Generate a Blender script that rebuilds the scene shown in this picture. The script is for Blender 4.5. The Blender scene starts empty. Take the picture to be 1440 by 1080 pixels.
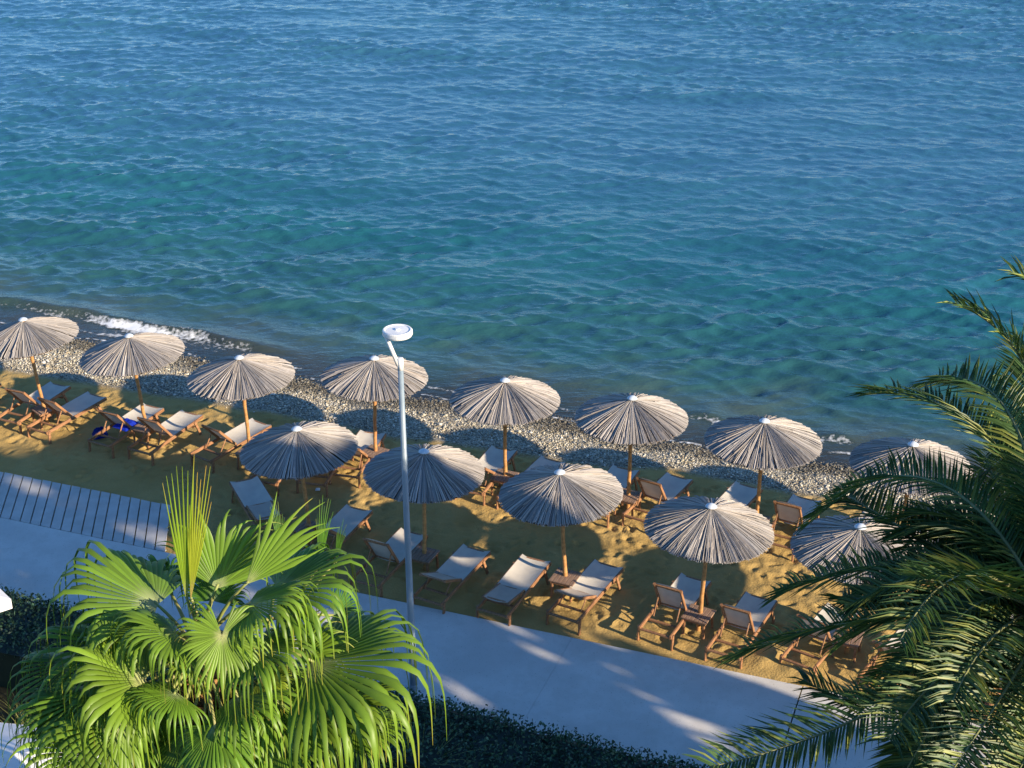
import bpy, math, random
import numpy as np
from mathutils import Vector, Matrix, Quaternion
R_ = math.radians
random.seed(7); rng = np.random.default_rng(11)
scene = bpy.context.scene
COL = scene.collection

# ------------------------------------------------------------------ camera
F, PITCH, CAMZ = 2150.5, R_(25.19), 17.42
cam = bpy.data.cameras.new('camera'); cam.sensor_width = 36; cam.lens = F/1440*36
cam.clip_end = 4000; cam.clip_start = 0.1
co = bpy.data.objects.new('camera', cam); COL.objects.link(co)
co.location = (0, 0, CAMZ); co.rotation_euler = (math.pi/2-PITCH, 0, 0)
scene.camera = co

def ray(px, py):
    u, v = px-720, py-540
    return Vector((u/F, math.cos(PITCH)-v/F*math.sin(PITCH), -math.sin(PITCH)-v/F*math.cos(PITCH)))
def at(px, py, z=0):                      # point of the photo -> place on the level z
    d = ray(px, py); k = (z-CAMZ)/d.z
    return Vector((k*d.x, k*d.y, z))
def atY(px, py, Y):                       # ... -> place at the distance Y
    d = ray(px, py); k = Y/d.y
    return Vector((k*d.x, Y, CAMZ+k*d.z))

# along-shore / seaward axes
AX, NX = np.array([.951, -.309]), np.array([.309, .951])

# ------------------------------------------------------------------ materials
def nodes(m):
    m.use_nodes = True; return m.node_tree.nodes, m.node_tree.links
def mat(name, color, rough=.7, spec=.3, var=None, var_scale=8, bump=0, bump_scale=30, stretch=None, color2=None, trans=0, coord='Object'):
    m = bpy.data.materials.new(name); N, L = nodes(m)
    b = N['Principled BSDF']; b.inputs['Roughness'].default_value = rough
    b.inputs['Specular IOR Level'].default_value = spec
    b.inputs['Base Color'].default_value = (*color, 1)
    tc = N.new('ShaderNodeTexCoord'); mp = N.new('ShaderNodeMapping')
    L.new(tc.outputs[coord], mp.inputs[0])
    if stretch: mp.inputs['Scale'].default_value = stretch
    csock = None
    if color2 is not None:
        n = N.new('ShaderNodeTexNoise'); n.inputs['Scale'].default_value = var_scale; n.inputs['Detail'].default_value = 6
        L.new(mp.outputs[0], n.inputs['Vector'])
        r = N.new('ShaderNodeValToRGB'); r.color_ramp.elements[0].position = .32; r.color_ramp.elements[1].position = .68
        r.color_ramp.elements[0].color = (*color, 1); r.color_ramp.elements[1].color = (*color2, 1)
        L.new(n.outputs['Fac'], r.inputs[0]); L.new(r.outputs[0], b.inputs['Base Color']); csock = r.outputs[0]
    if bump:
        n = N.new('ShaderNodeTexNoise'); n.inputs['Scale'].default_value = bump_scale; n.inputs['Detail'].default_value = 5
        L.new(mp.outputs[0], n.inputs['Vector'])
        bp = N.new('ShaderNodeBump'); bp.inputs['Strength'].default_value = bump; bp.inputs['Distance'].default_value = .02
        L.new(n.outputs['Fac'], bp.inputs['Height']); L.new(bp.outputs[0], b.inputs['Normal'])
    if trans:
        t = N.new('ShaderNodeBsdfTranslucent'); mx = N.new('ShaderNodeMixShader'); mx.inputs[0].default_value = trans
        if csock: L.new(csock, t.inputs[0])
        else: t.inputs[0].default_value = (*color, 1)
        L.new(b.outputs[0], mx.inputs[1]); L.new(t.outputs[0], mx.inputs[2])
        L.new(mx.outputs[0], N['Material Output'].inputs[0])
    return m
def attr_mat(name, rough=.7, spec=.3, trans=0, hue=None):   # colour from the mesh's own 'col' attribute (each reed, pebble, leaf has its own)
    m = bpy.data.materials.new(name); N, L = nodes(m); b = N['Principled BSDF']
    b.inputs['Roughness'].default_value = rough; b.inputs['Specular IOR Level'].default_value = spec
    a = N.new('ShaderNodeAttribute'); a.attribute_name = 'col'
    L.new(a.outputs['Color'], b.inputs['Base Color'])
    if trans:
        t = N.new('ShaderNodeBsdfTranslucent'); mx = N.new('ShaderNodeMixShader'); mx.inputs[0].default_value = trans
        g = N.new('ShaderNodeMix'); g.data_type = 'RGBA'; g.blend_type = 'MULTIPLY'; g.inputs[0].default_value = 1
        L.new(a.outputs['Color'], g.inputs[6]); g.inputs[7].default_value = (1.3, 1.35, .55, 1)
        L.new(g.outputs[2], t.inputs[0])
        L.new(b.outputs[0], mx.inputs[1]); L.new(t.outputs[0], mx.inputs[2])
        L.new(mx.outputs[0], N['Material Output'].inputs[0])
    return m

M = {}
M['reed'] = attr_mat('reed_thatch', .75, .25)
M['cap'] = mat('cap_plastic', (.50,.56,.62), .45, .4)
M['pole'] = mat('bamboo_pole', (.50,.27,.10), .55, .3, color2=(.30,.14,.05), var_scale=3, stretch=(1,1,4), bump=.3)
M['pole_shaded'] = mat('shaded_bamboo_pole', (.32,.12,.05), .55, .3, color2=(.50,.27,.10), var_scale=2, stretch=(1,1,3), bump=.3)  # bamboo darkened to red: a neighbouring canopy's shade put into the colour
M['wood'] = mat('oiled_wood', (.35,.185,.095), .55, .3, color2=(.20,.095,.045), var_scale=5, stretch=(1,6,6), bump=.25)
M['wood_grey'] = mat('weathered_wood', (.30,.20,.145), .7, .25, color2=(.19,.12,.085), var_scale=6, stretch=(1,8,1), bump=.35)
M['sling'] = mat('sling_canvas', (.66,.62,.55), .85, .15, color2=(.58,.545,.49), var_scale=5, bump=.2, bump_scale=220, trans=.12)
M['back_sling'] = mat('backrest_canvas', (.55,.47,.40), .85, .15, color2=(.48,.41,.35), var_scale=5, bump=.2, bump_scale=220, trans=.1)
M['lamp_white'] = mat('white_enamel', (.78,.78,.76), .35, .5)
M['lamp_pole'] = mat('grey_blue_paint', (.24,.30,.35), .38, .5, color2=(.20,.26,.31), var_scale=3)
M['lamp_glass'] = mat('lamp_diffuser', (.7,.7,.66), .2, .5)
M['hardware'] = mat('dark_metal', (.07,.07,.07), .5, .4)
M['concrete'] = None
M['soil'] = mat('garden_soil', (.035,.030,.020), .95, .1, color2=(.06,.055,.03), var_scale=3, bump=.6, bump_scale=14)
M['fan'] = attr_mat('fan_leaf', .46, .38, .22)
M['date'] = attr_mat('date_leaf', .45, .3, .22)
M['hedge'] = attr_mat('hedge_leaf', .5, .35, .1)
M['tree'] = attr_mat('tree_leaf', .5, .3, .0)
M['petiole'] = mat('petiole_green', (.22,.28,.07), .5, .35, color2=(.30,.26,.10), var_scale=4)
M['rachis'] = mat('rachis_pale', (.20,.21,.09), .5, .35)
M['trunk'] = mat('palm_trunk', (.20,.12,.07), .9, .1, color2=(.11,.07,.045), var_scale=9, bump=.9, bump_scale=25)
M['boot'] = mat('dry_leaf_base', (.50,.28,.12), .75, .2, color2=(.33,.17,.07), var_scale=12, bump=.4)
M['umbrella'] = mat('white_canvas', (.70,.70,.70), .8, .2, color2=(.64,.64,.65), var_scale=2, bump=.15, bump_scale=80)
M['towel'] = mat('blue_towel', (.01,.035,.42), .95, .1, color2=(.008,.02,.26), var_scale=14, bump=.6, bump_scale=60)
M['bag'] = mat('navy_cloth', (.01,.02,.14), .9, .1, color2=(.015,.03,.2), var_scale=10, bump=.4)
M['litter'] = mat('white_paper', (.75,.75,.75), .8, .2)

# ------------------------------------------------------------------ mesh helpers
class MB:
    def __init__(s): s.v=[]; s.f=[]; s.c=[]; s.mi=[]
    def add(s, vs, fs, c=(.5,.5,.5), mi=0):
        o=len(s.v); s.v+= [tuple(x) for x in vs]; s.f+=[tuple(o+i for i in f) for f in fs]; s.c+=[c]*len(vs); s.mi+=[mi]*len(fs)
    def box(s, p, q, w, h, up=(0,0,1), c=(.5,.5,.5)):     # bar from p to q, width w, height h
        p, q = Vector(p), Vector(q); d=(q-p).normalized(); up=Vector(up)
        sd=d.cross(up)
        if sd.length<1e-4: sd=d.cross(Vector((1,0,0)))
        sd.normalize(); up=sd.cross(d)
        b=min(w,h)*.16
        prof=[(-w/2+b,-h/2),(w/2-b,-h/2),(w/2,-h/2+b),(w/2,h/2-b),(w/2-b,h/2),(-w/2+b,h/2),(-w/2,h/2-b),(-w/2,-h/2+b)]
        vs=[e+sd*x+up*y for e in (p,q) for x,y in prof]
        fs=[(i,(i+1)%8,8+(i+1)%8,8+i) for i in range(8)]+[tuple(range(7,-1,-1)),tuple(range(8,16))]
        s.add(vs,fs,c)
    def tube(s, pts, rad, n=8, c=(.5,.5,.5), cap=True):
        pts=[Vector(p) for p in pts]; 
        if not hasattr(rad,'__len__'): rad=[rad]*len(pts)
        vs=[]; prev=None
        for i,p in enumerate(pts):
            d=(pts[min(i+1,len(pts)-1)]-pts[max(i-1,0)]).normalized()
            r=Vector((0,0,1)) if abs(d.z)<.9 else Vector((1,0,0))
            if prev is not None: r=prev
            u=(r-d*r.dot(d)).normalized(); w=d.cross(u); prev=u
            vs+=[p+(u*math.cos(2*math.pi*k/n)+w*math.sin(2*math.pi*k/n))*rad[i] for k in range(n)]
        fs=[(i*n+k,i*n+(k+1)%n,(i+1)*n+(k+1)%n,(i+1)*n+k) for i in range(len(pts)-1) for k in range(n)]
        if cap: fs+=[tuple(range(n-1,-1,-1)),tuple((len(pts)-1)*n+k for k in range(n))]
        s.add(vs,fs,c)
    def lathe(s, prof, n=24, c=(.5,.5,.5), off=(0,0,0)):
        vs=[(off[0]+r*math.cos(2*math.pi*k/n),off[1]+r*math.sin(2*math.pi*k/n),off[2]+z) for r,z in prof for k in range(n)]
        fs=[(i*n+k,i*n+(k+1)%n,(i+1)*n+(k+1)%n,(i+1)*n+k) for i in range(len(prof)-1) for k in range(n)]
        s.add(vs,fs,c)
    def mesh(s, name, smooth=False):
        me=bpy.data.meshes.new(name); me.from_pydata(s.v,[],s.f)
        ca=me.color_attributes.new('col','FLOAT_COLOR','POINT')
        arr=np.ones((len(s.v),4),np.float32); arr[:,:3]=np.array(s.c,np.float32).reshape(-1,3) if s.c else 0
        ca.data.foreach_set('color',arr.ravel())
        if smooth: me.polygons.foreach_set('use_smooth',[True]*len(s.f))
        return me
    def build(s, name, material, parent=None, smooth=False):
        me=s.mesh(name,smooth); me.materials.append(material)
        return link(name, me, parent)
def link(name, data, parent=None):
    o=bpy.data.objects.new(name,data); COL.objects.link(o)
    if parent is not None: o.parent=parent
    return o
def tag(o, label=None, cat=None, group=None, kind=None):
    if label: o['label']=label
    if cat: o['category']=cat
    if group: o['group']=group
    if kind: o['kind']=kind
    return o
def empty(name, loc, rz=0, tilt=(0,0)):
    o=bpy.data.objects.new(name,None); o.empty_display_size=.2; COL.objects.link(o)
    o.location=loc; o.rotation_euler=(tilt[0],tilt[1],rz); return o
def children(o): return [c for c in bpy.data.objects if c.parent==o]
def copy_tree(o, parent=None, kids=None):
    c=o.copy(); COL.objects.link(c); c.parent=parent
    for ch in children(o): copy_tree(ch,c)
    return c
def arrays_mesh(name, V, Fc, cols=None, smooth=False, attrs=None):
    """V (n,3), Fc (m,k) all faces of the same size"""
    me=bpy.data.meshes.new(name); k=Fc.shape[1]
    me.vertices.add(len(V)); me.vertices.foreach_set('co',np.ascontiguousarray(V,np.float32).ravel())
    me.loops.add(Fc.size); me.loops.foreach_set('vertex_index',np.ascontiguousarray(Fc,np.int32).ravel())
    me.polygons.add(len(Fc)); me.polygons.foreach_set('loop_start',np.arange(0,Fc.size,k,dtype=np.int32))
    if smooth: me.polygons.foreach_set('use_smooth',np.ones(len(Fc),bool))
    if cols is not None:
        ca=me.color_attributes.new('col','FLOAT_COLOR','POINT'); a=np.ones((len(V),4),np.float32); a[:,:3]=cols; ca.data.foreach_set('color',a.ravel())
    for n,vals in (attrs or {}).items():
        at_=me.attributes.new(n,'FLOAT','POINT'); at_.data.foreach_set('value',np.ascontiguousarray(vals,np.float32))
    me.update(calc_edges=True); me.validate()
    return me
def grid_faces(nx, ny):
    i=np.arange(nx*ny).reshape(ny,nx)
    return np.stack([i[:-1,:-1],i[:-1,1:],i[1:,1:],i[1:,:-1]],-1).reshape(-1,4)

# smooth value noise in numpy
def vnoise(x, y, seed=0):
    xi=np.floor(x).astype(np.int64); yi=np.floor(y).astype(np.int64); xf=x-xi; yf=y-yi
    def h(a,b):
        n=(a*374761393+b*668265263+seed*974634777)&0x7fffffff
        n=((n^(n>>13))*1274126177)&0x7fffffff
        return ((n^(n>>16))&0xffff)/65535.
    u=xf*xf*(3-2*xf); v=yf*yf*(3-2*yf)
    return (h(xi,yi)*(1-u)+h(xi+1,yi)*u)*(1-v)+(h(xi,yi+1)*(1-u)+h(xi+1,yi+1)*u)*v
def fbm(x, y, seed=0, o=4):
    s=0; a=.5; t=0
    for k in range(o): s=s+a*vnoise(x*2**k,y*2**k,seed+k); t+=a; a*=.5
    return s/t
def sstep(a,b,x): t=np.clip((x-a)/(b-a),0,1); return t*t*(3-2*t)

# ------------------------------------------------------------------ light
SUN_AZ, SUN_EL = R_(-35), R_(18.4)
to_sun=Vector((math.cos(SUN_EL)*math.cos(SUN_AZ),math.cos(SUN_EL)*math.sin(SUN_AZ),math.sin(SUN_EL)))
w=bpy.data.worlds.new('World'); scene.world=w; w.use_nodes=True
N=w.node_tree.nodes; L=w.node_tree.links; bg=N['Background']; sk=N.new('ShaderNodeTexSky')
sk.sky_type='NISHITA'; sk.sun_disc=False; sk.sun_elevation=SUN_EL; sk.sun_rotation=math.pi/2-SUN_AZ
sk.ozone_density=6.0; sk.air_density=1.0; sk.dust_density=.3
hs=N.new('ShaderNodeHueSaturation'); hs.inputs['Saturation'].default_value=1.07; L.new(sk.outputs[0],hs.inputs['Color']); L.new(hs.outputs[0],bg.inputs[0]); bg.inputs[1].default_value=.118
sl=bpy.data.lights.new('sun','SUN'); sl.energy=5.0; sl.angle=R_(.5); sl.color=(1,.83,.60)
so=bpy.data.objects.new('sun',sl); COL.objects.link(so); so.rotation_euler=to_sun.to_track_quat('Z','Y').to_euler(); so.location=(20,-10,40)
scene.view_settings.view_transform='Standard'; scene.view_settings.look='None'; scene.view_settings.exposure=1.02; scene.view_settings.gamma=1
scene.cycles.use_denoising=True
scene.cycles.max_bounces=6; scene.cycles.diffuse_bounces=3; scene.cycles.glossy_bounces=3; scene.cycles.transparent_max_bounces=10; scene.cycles.transmission_bounces=4

# ------------------------------------------------------------------ terrain
WATER=-.30
we=np.array([(-40,34.6),(-28,34.75),(-24.4,34.72),(-20.9,34.56),(-17.5,34.15),(-15.3,33.75),(-13.5,34.1),(-10.1,34.1),(-7.5,33.62),(-3.2,33.64),(0,33.5),(20,33.6)])
se=np.array([(-40,31.9),(-25,31.85),(-21.7,31.8),(-18.2,31.73),(-16.1,31.58),(-13.4,31.43),(-10.1,31.48),(-7.7,31.58),(-6.4,31.96),(-5,31.84),(-3.5,31.65),(0,31.6),(20,31.6)])
def q_water(t): return np.interp(t,we[:,0],we[:,1])+.25*(vnoise(t*1.1,t*0+3.3,5)-.5)
def q_sand(t): return np.interp(t,se[:,0],se[:,1])+.22*(vnoise(t*.9,t*0+1.3,8)-.5)
def spaced(lo,hi,d,farlo,farhi,g=1.25):
    a=list(np.arange(lo,hi+1e-6,d)); s=d; x=lo
    while x>farlo: s*=g; x-=s; a.insert(0,x)
    s=d; x=hi
    while x<farhi: s*=g; x+=s; a.append(x)
    return np.array(a)
def beach_base(t,q):
    qs,qw=q_sand(t),q_water(t)
    u=np.clip((q-qs)/(qw-qs),0,None)
    z=np.where(u<=1,WATER*u,WATER-.055*(q-qw)-.02*np.clip(q-qw-1.5,0,None)**1.25)
    z=np.where(u<=0,0,z)
    return np.maximum(z,-7)
ts=spaced(-29,5,.055,-900,900); qs_=spaced(23.4,33.0,.055,23.39,60,1.35)
T,Q=np.meshgrid(ts,qs_); X=T*AX[0]+Q*NX[0]; Y=T*AX[1]+Q*NX[1]
Z=beach_base(T,Q)
sandm=1-sstep(-.25,.15,Q-q_sand(T))
Z+=sandm*(.06*(fbm(X*.6,Y*.6,2)-.5)+.05*(fbm(X*2.2,Y*2.2,4,4)-.5)+.03*(fbm(X*7,Y*7,6,3)-.5))
# footprints trodden into the sand
fx=rng.uniform(-28,5,3000); fq=rng.uniform(24.8,31.5,3000)
gx=fx*AX[0]+fq*NX[0]; gy=fx*AX[1]+fq*NX[1]
t0=np.searchsorted(ts,fx); q0=np.searchsorted(qs_,fq)
for k in range(len(fx)):
    a=slice(max(t0[k]-6,0),t0[k]+7); b=slice(max(q0[k]-6,0),q0[k]+7)
    an=random.uniform(0,math.pi); dx=X[b,a]-gx[k]; dy=Y[b,a]-gy[k]
    u=(dx*math.cos(an)+dy*math.sin(an))/.14; v=(-dx*math.sin(an)+dy*math.cos(an))/.075
    r=u*u+v*v; Z[b,a]+=sandm[b,a]*random.uniform(.3,1.15)**1.5*(-.032*np.exp(-r*1.3)+.016*np.exp(-(np.sqrt(r)-1.45)**2*4))
for (px,py,sx,h) in ((1075,930,.75,.16),(1135,952,.6,.11),(1215,972,.7,.12),(858,868,.45,.08)):      # heaped sand against the path
    c=at(px,py); r=((X-c.x)**2+(Y-c.y)**2)/sx**2; Z+=h*np.exp(-r)*(.7+.6*fbm(X*3,Y*3,9))
gb=(1-sandm)*sstep(.3,-.3,Q-q_water(T)); Z+=gb*.05*(fbm(X*2.2,Y*2.2,12)-.5)
V=np.stack([X,Y,Z],-1).reshape(-1,3)
gravel=1-sandm; wet=sstep(-.95,.1,Q-q_water(T)+.45*(fbm(X*1.3,Y*1.3,31)-.5))
me=arrays_mesh('sand',V,grid_faces(len(ts),len(qs_)),smooth=True,attrs={'gravel':gravel.ravel(),'wet':wet.ravel()})
m=bpy.data.materials.new('beach_sand'); NN,LL=nodes(m); b=NN['Principled BSDF']; b.inputs['Roughness'].default_value=.95; b.inputs['Specular IOR Level'].default_value=.1
tc=NN.new('ShaderNodeTexCoord')
def noise(sc,det=5,vec=None):
    n=NN.new('ShaderNodeTexNoise'); n.inputs['Scale'].default_value=sc; n.inputs['Detail'].default_value=det; LL.new(vec or tc.outputs['Object'],n.inputs['Vector']); return n.outputs['Fac']
def ramp(fac,c0,c1,p0=.3,p1=.7):
    r=NN.new('ShaderNodeValToRGB'); e=r.color_ramp.elements; e[0].position=p0; e[1].position=p1; e[0].color=(*c0,1); e[1].color=(*c1,1); LL.new(fac,r.inputs[0]); return r.outputs[0]
def mix(fac,a_,b_,bt='MIX'):
    n=NN.new('ShaderNodeMix'); n.data_type='RGBA'; n.blend_type=bt
    if isinstance(fac,float): n.inputs[0].default_value=fac
    else: LL.new(fac,n.inputs[0])
    for s,x in ((6,a_),(7,b_)):
        if isinstance(x,tuple): n.inputs[s].default_value=(*x,1)
        else: LL.new(x,n.inputs[s])
    return n.outputs[2]
sand=ramp(noise(.9,6),(.41,.275,.092),(.60,.43,.172))
sand=mix(mix(.35,(.5,.5,.5),ramp(noise(26,4),(.25,.25,.25),(.9,.9,.9)),'MIX'),(.34,.225,.08),sand)
ag=NN.new('ShaderNodeAttribute'); ag.attribute_name='gravel'; aw=NN.new('ShaderNodeAttribute'); aw.attribute_name='wet'
vo=NN.new('ShaderNodeTexVoronoi'); vo.inputs['Scale'].default_value=24; LL.new(tc.outputs['Object'],vo.inputs['Vector'])
sep=NN.new('ShaderNodeSeparateColor'); LL.new(vo.outputs['Color'],sep.inputs[0])
grav=ramp(sep.outputs[0],(.10,.085,.06),(.42,.38,.30),.1,.9)
grav=mix(aw.outputs['Fac'],grav,(.045,.042,.036))
LL.new(mix(ag.outputs['Fac'],sand,grav),b.inputs['Base Color'])
bp=NN.new('ShaderNodeBump'); bp.inputs['Strength'].default_value=.55; bp.inputs['Distance'].default_value=.03; LL.new(noise(24,6),bp.inputs['Height']); LL.new(bp.outputs[0],b.inputs['Normal'])
me.materials.append(m); tag(link('sand',me),kind='structure')

# one ground sheet under everything, out past the horizon
gme=bpy.data.meshes.new('ground'); 
def tqp(t,q,z): return (t*AX[0]+q*NX[0],t*AX[1]+q*NX[1],z)
gme.from_pydata([tqp(-1500,-1500,-.06),tqp(1500,-1500,-.06),tqp(1500,24.2,-.06),tqp(-1500,24.2,-.06),tqp(1500,27,-3),tqp(-1500,27,-3),tqp(1500,60,-8),tqp(-1500,60,-8),tqp(1500,2500,-8),tqp(-1500,2500,-8)],[],[(0,1,2,3),(3,2,4,5),(5,4,6,7),(7,6,8,9)])
gme.materials.append(M['soil']); tag(link('ground',gme),kind='structure')

# pebbles of the shingle strip
n=84000
pt=rng.uniform(-28.5,4,n); pq=q_sand(pt)+rng.beta(1.25,1.1,n)*(q_water(pt)+.25-q_sand(pt))+rng.normal(0,.08,n)
thin=rng.random(n)<(.45+.55*sstep(.0,.35,pq-q_sand(pt))); pt,pq=pt[thin],pq[thin]; n=len(pt)
px_=pt*AX[0]+pq*NX[0]; py_=pt*AX[1]+pq*NX[1]
pz=beach_base(pt,pq)+ (1-0)*.0
ico=[]; g_=(1+5**.5)/2
for s1 in (-1,1):
    for s2 in (-1,1): ico+=[(0,s1,s2*g_),(s1,s2*g_,0),(s2*g_,0,s1)]
ico=np.array(ico)/math.sqrt(1+g_*g_)
from itertools import combinations
fac=[c for c in combinations(range(12),3) if all(abs(np.linalg.norm(ico[i]-ico[j])-1.0515)<.01 for i,j in combinations(c,2))]
fac=np.array([c if np.dot(np.cross(ico[c[1]]-ico[c[0]],ico[c[2]]-ico[c[0]]),ico[c[0]])>0 else (c[0],c[2],c[1]) for c in fac])
size=np.clip(rng.lognormal(math.log(.0150),.42,n),.008,.07)
ang=rng.uniform(0,6.28,n); el=rng.uniform(.6,1,n); fl=rng.uniform(.45,.8,n)
P=ico[None]*np.stack([size,size*el,size*fl],-1)[:,None,:]*(1+.12*rng.normal(size=(n,12,1)))
tl=rng.normal(0,.35,n)
c_,s_=np.cos(ang)[:,None],np.sin(ang)[:,None]
P[...,2],P[...,0]=P[...,2]*np.cos(tl)[:,None]+P[...,0]*np.sin(tl)[:,None],P[...,0]*np.cos(tl)[:,None]-P[...,2]*np.sin(tl)[:,None]
xx=P[...,0]*c_-P[...,1]*s_; yy=P[...,0]*s_+P[...,1]*c_
P=np.stack([xx+px_[:,None],yy+py_[:,None],P[...,2]+(pz+size*.3)[:,None]],-1)
pal=np.array([(.50,.45,.34),(.40,.36,.27),(.28,.25,.18),(.64,.61,.53),(.17,.15,.12),(.34,.27,.17),(.28,.28,.25)])
pc=pal[rng.choice(7,n,p=[.28,.2,.14,.17,.08,.07,.06])]*rng.uniform(.75,1.15,(n,1))
wetp=sstep(-1.15,-.25,pq-q_water(pt)+.9*(fbm(px_*1.3,py_*1.3,31)-.5)); pc=pc*(1-.66*wetp[:,None])
FF=(fac[None]+12*np.arange(n)[:,None,None]).reshape(-1,3)
me=arrays_mesh('pebbles',P.reshape(-1,3),FF,cols=np.repeat(pc,12,0),smooth=True)
me.materials.append(attr_mat('pebble_stone',.6,.35)); tag(link('pebbles',me),'grey and cream pebbles of the shingle strip along the water','pebbles',kind='stuff')

# ------------------------------------------------------------------ water
tw=spaced(-59,8,.125,-1400,1400,1.3); qw_=np.concatenate([np.arange(31.5,44,.085),np.arange(44,72,.115),spaced(72,97,.16,71.9,2400,1.3)[1:]])
T,Q=np.meshgrid(tw,qw_); X=T*AX[0]+Q*NX[0]; Y=T*AX[1]+Q*NX[1]
dist=Q-q_water(T)
amp=(.10+.90*sstep(.3,5.5,dist))*(1-.0*sstep(90,100,Q))*(1-sstep(97,120,Q))*(1-sstep(8,24,T))*(1-sstep(59,74,-T))
H=np.zeros_like(X); DX=np.zeros_like(X); DY=np.zeros_like(X)
base=math.atan2(-.99,-.14)
for k in range(118):
    if k<84:
        lam=math.exp(rng.uniform(math.log(.26),math.log(1.5))); th=base+rng.normal(0,.60); A=.0051*lam
    else:
        lam=math.exp(rng.uniform(math.log(1.8),math.log(7.0))); th=base+rng.normal(0,.30); A=.0029*lam**.92
    kk=2*math.pi/lam; ph=rng.uniform(0,6.28)
    A*=rng.uniform(.6,1.4)
    arg=kk*(X*math.cos(th)+Y*math.sin(th))+ph+.9*(vnoise(X*.11+k*7.1,Y*.11,40+k)-.5)*6
    s_=np.sin(arg); c_=np.cos(arg)
    H+=A*s_; DX+=A*c_*math.cos(th); DY+=A*c_*math.sin(th)
gust=.55+.75*sstep(.25,.75,fbm(X*.07+Y*.02,Y*.13,77,4))
H*=amp*gust; DX*=amp*gust; DY*=amp*gust
H+=amp*.05*(fbm(X*.16+Y*.05,Y*.42,55,2)-.5)
# the little breaker and the swell lines close to the shore
crest=1.75+.55*(vnoise(T*.35,T*0+2.,91)-.5)+.07*(vnoise(T*2.4,T*0+2.,93)-.5)
brk=sstep(-17,-21,T)*sstep(-1.0,-.4,np.abs(T+28)/-1+20)
brk=np.clip((1-sstep(-20.5,-17.5,T))+.6*np.exp(-((T+6.15)/.6)**2)+.5*np.exp(-((T+2.9)/.5)**2),0,1)
dcr=dist-crest
H+=brk*.17*np.where(dcr<0,np.exp(-(dcr/.16)**2),np.exp(-(dcr/.55)**2))
for off,a_,wd,sd in ((3.6,.06,.55,17),(5.6,.07,.7,19),(8.2,.06,.9,23)):
    cc=off+1.3*(vnoise(T*.16,T*0+1.,sd)-.5); H+=a_*vnoise(T*.22,T*0+4.,sd+1)*1.6*np.exp(-((dist-cc)/wd)**2)
Zw=WATER+H*(1)
shore=dist
V=np.stack([X+DX*.9,Y+DY*.9,Zw],-1).reshape(-1,3)
foam=np.zeros_like(X)
fn=fbm(X*4.5,Y*4.5,61,4); fn2=fbm(X*1.3,Y*1.3,63,3)
foam+=brk*np.exp(-((dcr+.26)/.18)**2)*1.05*(.30+.85*np.exp(-((T+23.9)/1.5)**2)+.8*(T>-10))
foam+=.55*np.exp(-((dist-.75-.5*(vnoise(T*.5,T*0+9.,71)-.5))/.10)**2)*(vnoise(T*.5,T*0+6.,73)>.42)
foam+=.85*np.exp(-((dist-.05-.35*vnoise(T*.8,T*0+5.,75))/.065)**2)*sstep(.2,.55,vnoise(T*.9,T*0+8.,76))
foam+=.42*np.exp(-((T+22.2)/1.9)**2)*sstep(.3,.9,dist)*(1-sstep(1.3,1.9,dist))*fbm(X*3,Y*3,66,3)*1.6
foam*=np.clip(.45+1.3*(fn2-.35),.0,1.2)
wme=arrays_mesh('sea',V,grid_faces(len(tw),len(qw_)),smooth=True,attrs={'shore':shore.ravel(),'lift':H.ravel()})
m=bpy.data.materials.new('sea_water'); NN,LL=nodes(m); b=NN['Principled BSDF']
b.inputs['Roughness'].default_value=.06; b.inputs['IOR'].default_value=1.333; b.inputs['Specular IOR Level'].default_value=.5
tc=NN.new('ShaderNodeTexCoord')
ash=NN.new('ShaderNodeAttribute'); ash.attribute_name='shore'
mp=NN.new('ShaderNodeMapping'); mp.inputs['Rotation'].default_value=(0,0,R_(-8)); mp.inputs['Scale'].default_value=(.6,1.25,1); LL.new(tc.outputs['Object'],mp.inputs[0])
ns=NN.new('ShaderNodeMath'); ns.operation='MULTIPLY_ADD'; LL.new(noise(.35,5),ns.inputs[0]); ns.inputs[1].default_value=5.0
s2=NN.new('ShaderNodeMath'); s2.operation='ADD'; LL.new(ash.outputs['Fac'],s2.inputs[0]); s2.inputs[1].default_value=-2.5; LL.new(s2.outputs[0],ns.inputs[2])
mr=NN.new('ShaderNodeMapRange'); mr.inputs['From Min'].default_value=-.5; mr.inputs['From Max'].default_value=24; LL.new(ns.outputs[0],mr.inputs['Value'])
r=NN.new('ShaderNodeValToRGB'); e=r.color_ramp.elements
e[0].position=0; e[0].color=(.125,.125,.108,1); e[1].position=1; e[1].color=(.030,.120,.200,1)
for p_,c in ((.04,(.090,.100,.092)),(.10,(.055,.092,.088)),(.20,(.024,.092,.102)),(.50,(.015,.105,.137))):
    x=e.new(p_); x.color=(*c,1)
LL.new(mr.outputs[0],r.inputs[0])
patch=ramp(noise(.16,3),(.84,.88,.93),(1.14,1.10,1.05))
LL.new(mix(1.0,r.outputs[0],patch,'MULTIPLY'),b.inputs['Base Color'])
b1=NN.new('ShaderNodeBump'); b1.inputs['Strength'].default_value=.9; b1.inputs['Distance'].default_value=.036; LL.new(noise(4.2,6,mp.outputs[0]),b1.inputs['Height'])
b2=NN.new('ShaderNodeBump'); b2.inputs['Strength'].default_value=.6; b2.inputs['Distance'].default_value=.013; LL.new(noise(11,4,mp.outputs[0]),b2.inputs['Height']); LL.new(b1.outputs[0],b2.inputs['Normal'])
LL.new(b2.outputs[0],b.inputs['Normal'])
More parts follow.
